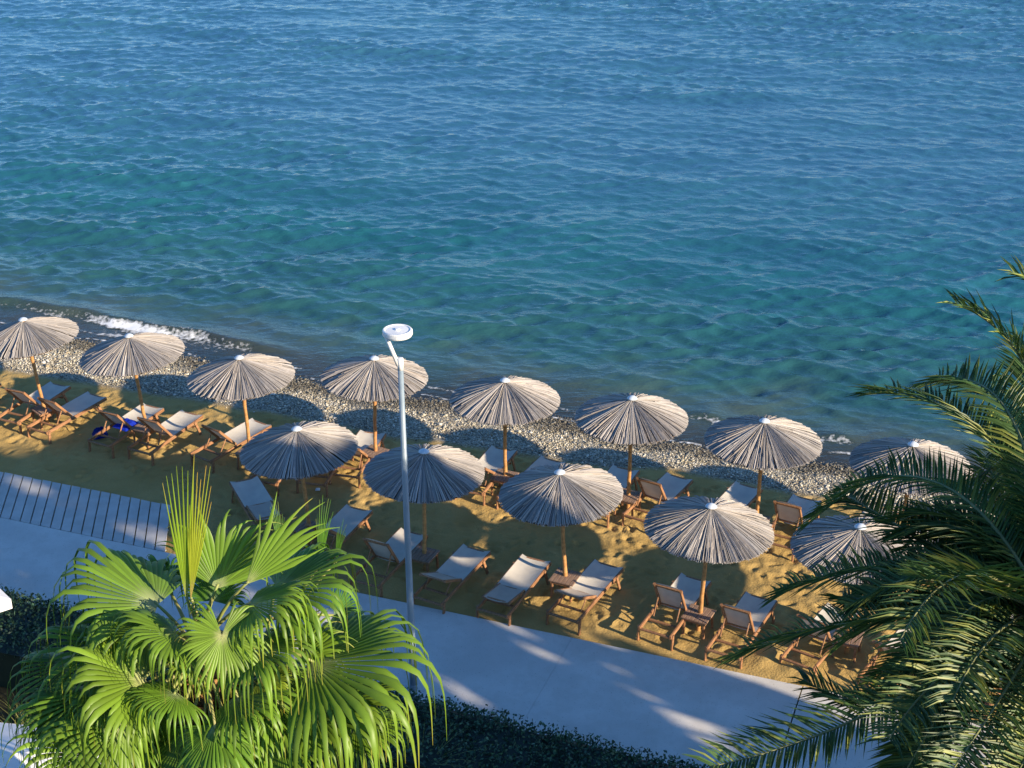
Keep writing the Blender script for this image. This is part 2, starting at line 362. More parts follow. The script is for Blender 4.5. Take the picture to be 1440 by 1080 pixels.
# clear over the last hand's breadth of depth, so the wet shingle shows through
tr=NN.new('ShaderNodeBsdfTransparent'); tr.inputs[0].default_value=(.62,.68,.70,1)
fr=NN.new('ShaderNodeFresnel'); fr.inputs[0].default_value=1.333; LL.new(b2.outputs[0],fr.inputs['Normal'])
gl=NN.new('ShaderNodeBsdfGlossy'); gl.inputs['Roughness'].default_value=.06; LL.new(b2.outputs[0],gl.inputs['Normal'])
thin_=NN.new('ShaderNodeMixShader'); LL.new(fr.outputs[0],thin_.inputs[0]); LL.new(tr.outputs[0],thin_.inputs[1]); LL.new(gl.outputs[0],thin_.inputs[2])
md=NN.new('ShaderNodeMapRange'); md.inputs['From Min'].default_value=.0; md.inputs['From Max'].default_value=2.6; md.inputs['To Min'].default_value=.25; md.inputs['To Max'].default_value=1; LL.new(ash.outputs['Fac'],md.inputs['Value'])
ms=NN.new('ShaderNodeMixShader'); LL.new(md.outputs[0],ms.inputs[0]); LL.new(thin_.outputs[0],ms.inputs[1]); LL.new(b.outputs[0],ms.inputs[2])
LL.new(ms.outputs[0],NN['Material Output'].inputs[0])
wme.materials.append(m); tag(link('sea',wme),kind='structure')

# foam: frothy patches lying on the water
ok=foam>.08
gf=grid_faces(len(tw),len(qw_)); keep=ok.ravel()[gf].all(1); gf=gf[keep]
used,inv=np.unique(gf,return_inverse=True)
Vf=V[used].copy(); Vf[:,2]+=.012+.05*(foam.ravel()[used]).clip(0,1)*fbm(Vf[:,0]*9,Vf[:,1]*9,99,3)
fme=arrays_mesh('foam',Vf,inv.reshape(-1,4),smooth=True,attrs={'froth':foam.ravel()[used]})
m=bpy.data.materials.new('sea_foam'); NN,LL=nodes(m); b=NN['Principled BSDF']; b.inputs['Roughness'].default_value=.8; b.inputs['Base Color'].default_value=(.78,.80,.80,1)
tc=NN.new('ShaderNodeTexCoord'); af=NN.new('ShaderNodeAttribute'); af.attribute_name='froth'
ad=NN.new('ShaderNodeMath'); ad.operation='MULTIPLY_ADD'; LL.new(noise(8,8),ad.inputs[0]); ad.inputs[1].default_value=1.6; LL.new(af.outputs['Fac'],ad.inputs[2])
al=NN.new('ShaderNodeMapRange'); al.inputs['From Min'].default_value=1.02; al.inputs['From Max'].default_value=1.6; LL.new(ad.outputs[0],al.inputs['Value'])
LL.new(al.outputs[0],b.inputs['Alpha']); fme.materials.append(m)
tag(link('foam',fme),'white foam of the small wave breaking on the shore','foam',kind='stuff')

# ------------------------------------------------------------------ promenade
A=at(535,840,.1); B=at(1130,965,.1); d=(B-A).normalized(); d.z=0; d.normalize(); nn=Vector((-d.y,d.x,0))   # nn points seaward
WID=4.7; joints=[-40,-8.9+0,-1.6,8.72,19,60]
j1=(at(1128,968,.1)-A).dot(d)
mb=MB(); js=[j1+4.55*k for k in range(-12,9)]
for s0,s1 in zip(js[:-1],js[1:]):
    p0=A+d*(s0+(.014 if abs(s0-j1)<.1 else .0025)); p1=A+d*(s1-(.014 if abs(s1-j1)<.1 else .0025))
    vs=[p0,p1,p1-nn*WID,p0-nn*WID]; lo=[v-Vector((0,0,.35)) for v in vs]
    mb.add(vs+lo,[(3,2,1,0),(4,5,6,7),(0,1,5,4),(1,2,6,5),(2,3,7,6),(3,0,4,7)])
m=bpy.data.materials.new('promenade_concrete'); NN,LL=nodes(m); b=NN['Principled BSDF']; b.inputs['Roughness'].default_value=.85; b.inputs['Specular IOR Level'].default_value=.2
tc=NN.new('ShaderNodeTexCoord')
c1=ramp(noise(.8,8),(.52,.50,.47),(.65,.63,.595))
c1=mix(mix(1.0,ramp(noise(5,6),(0,0,0),(1,1,1),.45,.62),(.35,.35,.35),'MULTIPLY'),c1,(.49,.47,.43))
sp=ramp(noise(30,2),(.0,.0,.0),(1,1,1),.66,.70)
c1=mix(mix(1.0,sp,(.5,.5,.5),'MULTIPLY'),c1,(.16,.14,.11))
LL.new(c1,b.inputs['Base Color'])
bp=NN.new('ShaderNodeBump'); bp.inputs['Strength'].default_value=.25; bp.inputs['Distance'].default_value=.01; LL.new(noise(45,5),bp.inputs['Height']); LL.new(bp.outputs[0],b.inputs['Normal'])
M['concrete']=m; tag(mb.build('path',m),kind='structure')

# boardwalk on the sand at the far left: 23 cm boards
deck_m=mat('grey_decking',(.44,.425,.40),.75,.25,color2=(.54,.525,.50),var_scale=3,stretch=(1,1,1),bump=.35,bump_scale=40)
mb=MB(); s_end=(at(243,766,.1)-A).dot(d); s=s_end
bd=at(235,707,.1)-at(228,762,.1); bd=bd/bd.dot(nn)         # the boards lie askew to the path
while s>s_end-24:
    p0=A+d*s+bd*.012; p1=A+d*(s-.235)+bd*.012; ln=1.78+random.uniform(-.012,.012); z=.105+random.uniform(-.003,.003)
    vs=[Vector((v.x,v.y,z)) for v in (p1,p0,p0+bd*ln,p1+bd*ln)]; lo=[v-Vector((0,0,.045)) for v in vs]
    mb.add(vs+lo,[(0,1,2,3),(7,6,5,4),(0,4,5,1),(1,5,6,2),(2,6,7,3),(3,7,4,0)]); s-=.268
for o_ in (.15,.9,1.6):
    mb.box(A+d*s_end+bd*o_-Vector((0,0,.085)),A+d*(s_end-24)+bd*o_-Vector((0,0,.085)),.07,.07)
tag(mb.build('boardwalk',deck_m),kind='structure')
# ------------------------------------------------------------------ thatched parasols
RIM, CAN_H, RIM_Z = 1.25, .45, 2.37
def canopy_mesh(seed):
    rd=random.Random(seed); mb=MB()
    n=64
    def zc(r): u=r/RIM; return CAN_H*(1-u)+.012*math.sin(math.pi*u)
    prof=[(.02,zc(.02)-.03),(.3,zc(.3)-.04),(.7,zc(.7)-.045),(1.0,zc(1.)-.045),(1.20,zc(1.2)-.045),(1.2,zc(1.2)-.07),(.6,zc(.6)-.10),(.02,zc(.02)-.10)]
    mb.lathe(prof,n,(.075,.06,.05))
    def reed(a0,a1,r0,r1,w0,w1,lift,col):
        pts=[]; K=4
        for i in range(K+1):
            f=i/K; r=r0+(r1-r0)*f; a=a0+(a1-a0)*f
            c,s=math.cos(a),math.sin(a); w=w0+(w1-w0)*f; z=zc(r)+lift*(.4+.6*f)-(.02*max(0,f-.8)*5 if r1>1.1 else 0)
            pts+=[(r*c-w*s,r*s+w*c,z-w*.6),(r*c,r*s,z+w*.55),(r*c+w*s,r*s-w*c,z-w*.6)]
        fs=[]
        for i in range(K):
            o=3*i; fs+=[(o,o+3,o+4,o+1),(o+1,o+4,o+5,o+2)]
        fs.append((3*K,3*K+2,3*K+1)); mb.add(pts,fs,col)
    nb=190
    for k in range(nb):                                   # bundles
        a=2*math.pi*(k+rd.uniform(-.3,.3))/nb
        base=rd.choice([(.385,.355,.335),(.335,.31,.295),(.425,.40,.375),(.265,.245,.23),(.365,.34,.325)])
        lift=rd.choice((-.014,-.008,.0,.010,.020,.030))
        for j in range(5):
            da=rd.uniform(-.028,.028); f=rd.uniform(.62,1.15); r0=.06 if j<1 else rd.choice((.06,.25,.45,.62))
            reed(a+da*.6,a+da+rd.uniform(-.012,.012),r0,RIM+rd.uniform(-.016,.010),.0045 if r0<.1 else .007,rd.uniform(.0045,.0095),lift+rd.uniform(-.010,.014),tuple(x*f for x in base))
    for k in range(60):                                  # stray broken reeds
        a=rd.uniform(0,6.283); f=rd.uniform(.6,1.25); r0=rd.uniform(.1,.7)
        reed(a,a+rd.uniform(-.08,.08),r0,min(RIM+rd.uniform(-.1,.06),r0+rd.uniform(.3,.9)),.005,.007,rd.uniform(.025,.05),(.42*f,.36*f,.30*f))
    return mb.mesh('canopy')
canopies=[canopy_mesh(s) for s in (3,8,21)]
for c in canopies: c.materials.append(M['reed'])
mb=MB(); mb.lathe([(0.0,.075),(.03,.073),(.075,.055),(.115,.025),(.135,.0),(.128,-.006),(.0,-.006)],20); cap_me=mb.mesh('apex_cap',True); cap_me.materials.append(M['cap'])
mb=MB(); mb.tube([(1.165*math.cos(2*math.pi*k/48),1.165*math.sin(2*math.pi*k/48),-.055) for k in range(49)],.014,6); hoop_me=mb.mesh('rim_hoop',True); hoop_me.materials.append(M['pole'])
def pole_mesh(mt,seed):
    rd=random.Random(seed); mb=MB(); pts=[];rad=[]; z=-.3
    while z<RIM_Z+CAN_H:
        pts.append((rd.uniform(-.006,.006),rd.uniform(-.006,.006),z)); rad.append(.048+rd.uniform(-.004,.004)-.003*z); z+=.16
    pts.append((0,0,RIM_Z+CAN_H)); rad.append(.035); mb.tube(pts,rad,12); me=mb.mesh('pole',True); me.materials.append(mt); return me
pole_a=pole_mesh(M['pole'],1); pole_b=pole_mesh(M['pole_shaded'],2)
mb=MB()
for k in range(8):
    a=2*math.pi*k/8; mb.tube([(.05*math.cos(a),.05*math.sin(a),RIM_Z+CAN_H-.13),(1.16*math.cos(a),1.16*math.sin(a),RIM_Z-.06)],.014,6)
def parasol(loc, k, label, lean=(0,0), dark=False):
    r=empty('thatched_parasol',loc,0,lean); tag(r,label,'parasol','thatched reed parasols on the beach')
    p=link('pole',pole_b if dark else pole_a,r); p.rotation_euler.z=k*1.7
    c=link('canopy',canopies[k%3],r); c.location.z=RIM_Z; c.rotation_euler.z=k*2.399
    h=link('rim_hoop',hoop_me,c)
    q=link('apex_cap',cap_me,r); q.location.z=RIM_Z+CAN_H+.03; q.scale=(.86,.86,.8)
    return r
def rimbase(px,py,lean=(0,0)):             # foot of a parasol whose canopy tip is seen at px, py
    p=at(px,py,RIM_Z+CAN_H+.03); o=Matrix.Rotation(lean[1],3,'Y')@Matrix.Rotation(lean[0],3,'X')@Vector((0,0,RIM_Z+CAN_H))
    return (p.x-o.x,p.y-o.y,0)
PAR=[ # tip px, lean, pole with painted shade, label
 (32,449,(0,R_(-5)),0,'leftmost reed parasol of the back row, cut by the left edge'),
 (181,472,(0,R_(-4)),0,'back row parasol with a blue towel on the lounger below'),
 (336,503,(0,R_(-2)),0,'back row parasol just behind and left of the front canopy half in blue shade'),
 (526,504,(0,R_(1.5)),1,'back row parasol whose canopy is crossed by the top of the lamp post'),
 (710,535,(0,0),0,'back row parasol just right of the lamp head, middle of its row'),
 (889,560,(0,0),0,'back row parasol standing behind the gap between the two rightmost clear front canopies'),
 (1075,592,(0,0),0,'back row parasol nearest left of the palm fronds'),
 (1284,625,(0,0),0,'back row parasol with its right half reached by palm fronds'),
 (1496,655,(0,0),0,'parasol at the right edge, almost hidden behind the date palm'),
 (417,603,(R_(1),R_(-3)),0,'front row parasol nearest above the fan palm, half in blue shade'),
 (596,635,(0,R_(1)),0,'front row parasol crossed by the shaft of the lamp post'),
 (787,664,(0,R_(-3.5)),0,'front row parasol second to the right of the lamp post shaft, brightly streaked'),
 (1000,712,(0,R_(2)),0,'front row parasol over two chairs with upright backs and a table'),
 (1210,741,(0,0),0,'front row parasol partly hidden by dark palm fronds'),
 (1462,795,(0,0),0,'front row parasol beyond the right edge, behind the date palm crown')]
PAR[11]=(*PAR[11][:4],'front row parasol right of the one the lamp post crosses')
feet=[]
for k,(px,py,lean,dk,lab) in enumerate(PAR):
    f_=rimbase(px,py,lean); feet.append(f_); parasol(f_,k,lab,lean,bool(dk))

# small slatted tables round the parasol poles
def table_proto():
    r=empty('side_table',(0,0,0)); mb=MB()
    for k in range(6): mb.box((-.27,-.225+.09*k,.405),(.27,-.225+.09*k,.405),.082,.024)
    mb.build('table_top',M['wood_grey'],r)
    mb=MB()
    for s in (-1,1): mb.box((-.25,.23*s,.362),(.25,.23*s,.362),.022,.055); mb.box((.235*s,-.21,.362),(.235*s,.21,.362),.022,.055)
    mb.build('apron',M['wood'],r)
    for sx in (-1,1):
        for sy in (-1,1):
            mb=MB(); mb.box((.22*sx,.20*sy,.39),(.235*sx,.215*sy,-.03),.045,.045,(0,1,0)); mb.build('leg',M['wood'],r)
    return r
tabs=['slatted wooden table at the foot of the leftmost parasol','slatted table half hidden beside the lounger with the blue towel','slatted table of the third back row parasol, mostly covered by a front canopy',
 'slatted table at the foot of the pole with dark red painted shade','slatted table at the pole of the back parasol right of the lamp head','slatted table in the back row left of the lounger with an orange glowing back',
 'slatted table hidden behind the big front canopy over the upright chairs','slatted table under the back parasol reached by palm fronds','slatted table at the right edge behind the date palm',
 'slatted table seen through the fan palm leaf tips','slatted grey table between two loungers just right of the lamp shaft','dark slatted table in shade under the front parasol right of the lamp post',
 'slatted table between two chairs with upright backs','slatted table covered by dark palm fronds in the front row','slatted table beyond the date palm crown at the right']
tp=table_proto()
for k,f_ in enumerate(feet):
    t=tp if k==0 else copy_tree(tp); t.location=(f_[0]-.02,f_[1]-.04,.02); t.rotation_euler.z=R_(63+random.uniform(-5,5)-(25 if k==0 else 0)); tag(t,tabs[k],'table','wooden tables under the parasols')

# ------------------------------------------------------------------ loungers
HX, FX, HW = .92, 2.08, .33
def lounger_meshes():
    D={}
    def zr(x): return .30+.045*x
    for s in (-1,1):
        mb=MB(); mb.box((0,HW*s,zr(0)),(FX,HW*s,zr(FX)),.042,.082); D['rail%d'%s]=mb.mesh('side_rail')
        mb=MB(); mb.box((.07,(HW+.032)*s,zr(.07)+.03),(.05,(HW+.032)*s,-.06),.034,.075,(1,0,0)); D['hleg%d'%s]=mb.mesh('leg')
        mb=MB(); mb.box((1.72,(HW+.032)*s,zr(1.72)+.03),(1.93,(HW+.032)*s,-.06),.034,.07,(1,0,0)); D['fleg%d'%s]=mb.mesh('leg')
    for nm,x,dz in (('c0',.03,-.01),('c1',.42,-.03),('c2',FX-.03,.01),('c3',1.76,-.14)):
        mb=MB(); mb.box((x,-HW+.015,zr(x)+dz),(x,HW-.015,zr(x)+dz),.055,.04); D[nm]=mb.mesh('crossbar')
    def cloth(x0,x1,z0,z1,w,sag,lift):
        nx,ny=14,12; vs=[]
        for i in range(nx+1):
            f=i/nx
            for j in range(ny+1):
                g=2*j/ny-1; k=1-g*g
                x=x0+(x1-x0)*f; endpull=.075*k*(f**6) ; x-=endpull
                z=z0+(z1-z0)*f-sag*k*(.45+.55*math.sin(math.pi*min(1,max(0,f))))+lift
                vs.append((x,g*w,z))
        fs=[(i*(ny+1)+j,(i+1)*(ny+1)+j,(i+1)*(ny+1)+j+1,i*(ny+1)+j+1) for i in range(nx) for j in range(ny)]
        mb=MB(); mb.add(vs,fs); return mb.mesh('sling',True)
    D['sling']=cloth(HX-.02,FX+.02,zr(HX),zr(FX),HW-.004,.055,.045)
    # backrest: modelled flat toward -x from its hinge, then turned up
    mb=MB()
    for s in (-1,1): mb.box((.0,(HW-.05)*s,0),(-.76,(HW-.05)*s,0),.036,.062)
    mb.box((-.735,-HW+.02,.0),(-.735,HW-.02,.0),.065,.036); mb.box((-.03,-HW+.07,0),(-.03,HW-.07,0),.04,.03)
    D['back']=mb.mesh('backrest')
    D['bsling']=cloth(-.03,-.75,.0,.0,HW-.045,.03,.026)
    return D
LD=lounger_meshes()
for k,me in LD.items(): me.materials.append(M['sling'] if k=='sling' else M['back_sling'] if k=='bsling' else M['wood'])
def lounger(h, ft, ang, label):
    Hh=at(*h,.34); Ff=at(*ft,.40); dv=Ff-Hh; rz=math.atan2(dv.y,dv.x)
    mid=(Hh+Ff)/2; c=(HX+FX)/2
    r=empty('beach_lounger',(mid.x-math.cos(rz)*c,mid.y-math.sin(rz)*c,.01),rz)
    tag(r,label,'lounger','wooden sling loungers on the sand')
    for k in ('rail-1','rail1'): link('side_rail',LD[k],r)
    for k in ('hleg-1','hleg1','fleg-1','fleg1'): link('leg',LD[k],r)
    for k in ('c0','c1','c2','c3'): link('crossbar',LD[k],r)
    link('sling',LD['sling'],r)
    b=link('backrest',LD['back'],r); b.location=(HX,0,.30+.045*HX+.03); b.rotation_euler.y=R_(ang)
    link('back_sling',LD['bsling'],b)
    a=R_(ang)
    if ang>12:                                        # prop bars from the backrest down to the rails
        for s in (-1,1):
            mb=MB(); u=.40; top=(HX-u*math.cos(a),(HW-.085)*s,.375+u*math.sin(a)-.02); bot=(HX-u*math.cos(a)-.22,(HW-.085)*s,.33)
            mb.box(top,bot,.02,.03); mb.build('prop_bar',M['wood'],r)
    return r
LO=[ # hinge px, foot px, backrest angle, label
 ((-62,562),(-10,537),35,'lounger cut off at the left edge with only its foot end showing'),
 ((45,569),(83,543),50,'lounger behind the leftmost parasol pole, its foot end in blue shade'),
 ((90,584),(136,557),50,'lounger right of the leftmost table, foot end in blue shade and side rail in sun'),
 ((176,600),(213,574),50,'lounger with a bright blue towel lying on it'),
 ((230,611),(269,583),50,'sunlit lounger just right of the one with the blue towel'),
 ((322,622),(366,596),48,'lounger beside the third back parasol pole, left of the nearest front canopy'),
 ((398,652),(432,620),36,'lounger almost wholly covered by the front canopy half in blue shade'),
 ((455,655),(480,618),36,'lounger hidden under the front canopy, left of the pole with dark red painted shade'),
 ((500,645),(526,607),40,'steeply seen lounger left of the pole with dark red painted shade, foot end in sun'),
 ((682,665),(708,633),36,'lounger peeping out right of the lamp-crossed canopy, foot end shaded'),
 ((745,680),(778,648),36,'lounger with only a pale corner showing above the middle front canopy'),
 ((855,693),(879,661),38,'back row lounger showing behind the right shoulder of the middle front canopy'),
 ((925,702),(953,674),58,'back row lounger with raised orange glowing back beside a table'),
 ((1025,715),(1050,687),36,'lounger with a pale foot end above the canopy over the upright chairs'),
 ((1112,737),(1134,703),60,'lounger with upright orange back facing us on open sunlit sand'),
 ((1212,752),(1245,715),40,'lounger under palm fronds left of the last back row pole'),
 ((1290,768),(1322,735),40,'lounger glimpsed between palm fronds right of the last back row pole'),
 ((1415,790),(1447,757),40,'lounger in the back row wholly behind the date palm'),
 ((364,711),(343,676),3,'lounger laid flat and turned the other way, above the fan palm'),
 ((470,752),(503,718),40,'lounger behind the fan palm leaf tips, foot end sticking out to the right'),
 ((543,790),(583,749),58,'lounger with raised back half hidden by the lamp shaft'),
 ((632,813),(670,773),27,'shaded lounger right of the table beside the lamp shaft'),
 ((719,830),(755,786),10,'shaded lounger with its back almost flat, left of the dark table'),
 ((822,834),(854,797),26,'lounger with a sunlit band across its seat, low back, right of the dark table'),
 ((948,855),(977,816),62,'chair-like lounger with raised back left of the pole over the upright chairs'),
 ((1040,886),(1071,840),60,'chair-like lounger with raised back and shadow bands on its sunlit seat'),
 ((1150,900),(1185,858),58,'lounger partly under dark palm fronds at the sunny sand edge'),
 ((1262,925),(1295,885),45,'lounger mostly hidden by palm fronds, only its head frame in sun'),
 ((1385,960),(1415,918),45,'lounger in the front row wholly behind the date palm')]
lob=[lounger(*x) for x in LO]

# ------------------------------------------------------------------ towel, bag, scrap
def crumple(name,loc,sx,sy,h,mt,seed,rz=0,drape=0):
    nx,ny=26,20; vs=[]
    for i in range(nx+1):
        for j in range(ny+1):
            u,v=i/nx*2-1,j/ny*2-1; r=max(abs(u),abs(v))
            ed=1-.12*float(vnoise(np.array(u*2.+seed),np.array(v*2.),seed))
            z=h*(1-r**3)*(.45+.9*float(fbm(np.array(u*2.3+seed),np.array(v*2.3),seed,3)))+.006
            vs.append((u*sx*ed,v*sy*ed,z))
    fs=[(i*(ny+1)+j,(i+1)*(ny+1)+j,(i+1)*(ny+1)+j+1,i*(ny+1)+j+1) for i in range(nx) for j in range(ny)]
    mb=MB(); mb.add(vs,fs); o=mb.build(name,mt,None,True); o.location=loc; o.rotation_euler.z=rz; return o
tw_=at(178,597,.40); tag(crumple('towel',(tw_.x,tw_.y,.375),.27,.25,.13,M['towel'],5,1.0),'crumpled bright blue towel on a back row lounger','towel')
bg_=at(141,612,.05); tag(crumple('cloth_bag',(bg_.x,bg_.y,.03),.20,.17,.22,M['bag'],9,.4),'dark blue cloth bag on the sand under the towel lounger','bag')
lt=at(447,690,.0); tag(crumple('paper_scrap',(lt.x,lt.y,.02),.06,.05,.05,M['litter'],2),'small white paper scrap on shaded sand right of the fan palm parasol pole','litter')

# ------------------------------------------------------------------ lamp post
lp=empty('street_lamp',(-1.84,23.45,0)); tag(lp,'tall grey blue street lamp with a round white head on a bent arm','street lamp')
mb=MB(); mb.tube([(0,0,-.05),(0,0,1.0),(-.02,0,3.5),(-.04,0,6.72)],[.072,.067,.056,.046],20); mb.build('shaft',M['lamp_pole'],lp,True)
mb=MB(); mb.lathe([(.0,.03),(.15,.03),(.15,.0),(.15,-.02)],20); mb.lathe([(.078,.03),(.078,.20),(.072,.21)],20); mb.build('base_flange',M['lamp_pole'],lp)
mb=MB(); mb.box((.0,-.070,.55),(.0,-.070,.85),.07,.012,(0,1,0)); mb.build('access_hatch',M['lamp_pole'],lp)
mb=MB(); mb.tube([(-.04,0,6.66),(-.04,0,6.87),(-.04,0,6.875)],[.052,.052,.03],16); mb.box((-.04,0,6.80),(-.10,0,6.78),.06,.10); mb.tube([(-.075,0,6.74),(-.265,.0,7.27)],[.038,.034],14); mb.tube([(-.268,0,7.26),(-.20,0,7.30)],.034,12); mb.build('arm',M['lamp_white'],lp,True)
mb=MB(); c=(-.07,0,7.345); mb.lathe([(.0,.068),(.035,.066),(.045,.05),(.05,.044),(.205,.040),(.215,.052),(.238,.052),(.252,.036),(.255,-.025),(.240,-.055),(.21,-.062)],40,off=c)
hd=mb.build('lamp_head',M['lamp_white'],lp,False)
mb=MB(); mb.lathe([(.21,-.060),(.13,-.078),(.0,-.085)],30,off=c); mb.build('diffuser',M['lamp_glass'],hd,True)

# ------------------------------------------------------------------ hedge
H0=at(640,985,.78); H1=at(1000,1076,.78); hd_=(H1-H0); hd_.z=0; hd_.normalize(); hn=Vector((-hd_.y,hd_.x,0))
n=52000; u=rng.uniform(-15,14,n); v=-rng.beta(1.0,1.4,n)*1.9; w_=rng.random(n)
top=.80+.14*(fbm(u*1.6,v*1.6,15)-.5)*2+.07*rng.normal(size=n)*.7
edge=np.clip(-v/.22,0,1)
zz=np.where(w_<.72,top*np.sqrt(1-(1-edge)**2*.7)-rng.exponential(.05,n),rng.uniform(.05,.8,n))
v=np.where(w_<.72,v,np.abs(rng.normal(0,.05,n))*0-.0+rng.normal(0,.06,n)-.04)
v=v+.10*(fbm(u*2.2,u*0,18)-.5)
keepm=zz>.02; u,v,zz=u[keepm],v[keepm],zz[keepm]; n=len(u)
C=np.stack([H0.x+hd_.x*u+hn.x*v,H0.y+hd_.y*u+hn.y*v,zz],-1)
def leaf_cloud(C,ln,wd,cols,up=.5,seed=0):
    g=np.random.default_rng(seed); n=len(C)
    a=g.normal(size=(n,3)); a/=np.linalg.norm(a,axis=1,keepdims=True)
    b=g.normal(size=(n,3)); b[:,2]+=up*0; b-=a*(a*b).sum(1,keepdims=True); b/=np.linalg.norm(b,axis=1,keepdims=True)
    l=ln*g.uniform(.6,1.35,(n,1)); w=wd*g.uniform(.7,1.3,(n,1))
    V=np.stack([C-a*l*.5,C+b*w*.5+a*l*.05,C+a*l*.5,C-b*w*.5+a*l*.05],1).reshape(-1,3)
    return V,np.arange(4*n).reshape(-1,4),np.repeat(cols,4,0)
cl=np.array([(.030,.072,.042),(.046,.105,.056),(.075,.14,.080),(.018,.044,.028)])[rng.choice(4,n,p=[.35,.3,.15,.2])]*rng.uniform(.7,1.3,(n,1))
V,FF,cc=leaf_cloud(C,.075,.042,cl,seed=4)
hr=empty('hedge',(H0.x,H0.y,0)); tag(hr,'dark clipped hedge running along the landward side of the path','hedge')
me=arrays_mesh('foliage',V-np.array([H0.x,H0.y,0]),FF,cols=cc); me.materials.append(M['hedge']); link('foliage',me,hr)
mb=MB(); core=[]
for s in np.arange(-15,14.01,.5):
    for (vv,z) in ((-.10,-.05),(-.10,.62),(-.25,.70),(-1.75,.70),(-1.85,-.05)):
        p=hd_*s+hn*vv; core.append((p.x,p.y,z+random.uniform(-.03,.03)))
k=len(core)//5; mb.add(core,[(i*5+j,(i+1)*5+j,(i+1)*5+j+1,i*5+j+1) for i in range(k-1) for j in range(4)],(.010,.020,.012))  # plain dark green core filling the hedge behind its leaves
o=mb.build('dark_core',M['hedge'],hr)

# ------------------------------------------------------------------ fan palm
def bez(a,b,c,t): return a*(1-t)**2+b*2*t*(1-t)+c*t*t
FC=atY(287,905,15.0)                                     # growing point of the crown
fp=empty('fan_palm',(FC.x,FC.y,0)); tag(fp,'bright green fan palm with drooping fringed leaves in the left foreground','palm tree')
def fan_leaf(hub, tip, nrm, spread=240, nseg=46, fuse=.52, droop=1.0, r=None, fold=.18, seed=0, tint=(1,1,1), base=None):
    rd=random.Random(seed); hub=Vector(hub); dv=Vector(tip)-hub; r=r or dv.length; dv.normalize()
    nrm=Vector(nrm); nrm=(nrm-dv*nrm.dot(dv)).normalized(); sd=dv.cross(nrm)
    mb=MB(); dl=R_(spread)/nseg; K=13; cen=FC
    for k in range(nseg):
        th=-R_(spread)/2+dl*(k+.5); edge=abs(th)/(R_(spread)/2)
        rr=r*(1-.30*edge**2)*rd.uniform(.82,1.10)
        d0=(dv*math.cos(th)+sd*math.sin(th)-nrm*fold*abs(math.sin(th))**1.3).normalized()
        side=(-dv*math.sin(th)+sd*math.cos(th)).normalized()
        dr=droop*rd.uniform(.75,1.25); fu=fuse*rd.uniform(.9,1.1); sw=rd.uniform(-1,1)*(0 if spread<30 else 1)
        p=hub.copy(); rows=[]; dcur=d0.copy(); st=rr/(K-1)
        f=rd.uniform(.68,1.22); yel=rd.random()
        for i in range(K):
            t=i/(K-1)
            w=2*rr*t*math.tan(dl/2)*.98
            if t>fu: w=2*rr*fu*math.tan(dl/2)*(1-((t-fu)/(1-fu))**.8)*(.84 if droop<1 else .74)+.004
            fo=.42*w if t<=fu else .34*w
            up=side.cross(dcur).normalized()
            if up.dot(nrm)<0: up=-up
            rows.append((p-side*w/2,p+up*(fo*.5+.003),p+side*w/2,t))
            if t>fu*.75:
                b=min(1,(t-fu*.8)/(.30)); b=b*b*(3-2*b)
                dcur=(dcur+Vector((0,0,-1))*dr*(.06+.95*b)*11/K+side*sw*.09).normalized()
            p=p+dcur*st
        o=len(mb.v)
        for (a_,b_,c_,t) in rows:
            g=(.115*f,.207*f,.018*f); tipc=(.33,.28,.06) if yel>.55 else (.17,.29,.03)
            q=max(0,(t-.72)/.28)**1.5*(.8 if yel>.55 else .4)
            q2=max(0,1-t/.18)*.75
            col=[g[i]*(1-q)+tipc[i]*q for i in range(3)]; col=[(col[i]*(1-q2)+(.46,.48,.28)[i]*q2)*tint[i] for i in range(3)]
            mb.v+=[tuple(a_),tuple(b_),tuple(c_)]; mb.c+=[tuple(x*1.0 for x in col),tuple(x*1.12 for x in col),tuple(x*.94 for x in col)]
        for i in range(K-1):
            q=o+3*i; mb.f+=[(q,q+1,q+4,q+3),(q+1,q+2,q+5,q+4)]; mb.mi+=[0,0]
    o0=Vector((FC.x,FC.y,0))
    mb.v=[tuple(Vector(v)-o0) for v in mb.v]
    fr=mb.build('frond',M['fan'],fp,True)
    b=Vector(base) if base is not None else FC+Vector((rd.uniform(-.12,.12),rd.uniform(-.1,.1),rd.uniform(-.25,.05)))
    mid=(b+hub)/2+Vector((0,0,.18*(hub-b).length))
    mb=MB(); mb.tube([bez(b,mid,hub+dv*.05,t/8)-o0 for t in range(9)],[.030-.0018*t for t in range(9)],7); mb.build('petiole',M['petiole'],fr,True)
    return fr
UP=Vector((0,0,1)); CAMP=Vector((0,0,CAMZ)); 
def tocam(p): return (CAMP-p).normalized()
FY=15.0
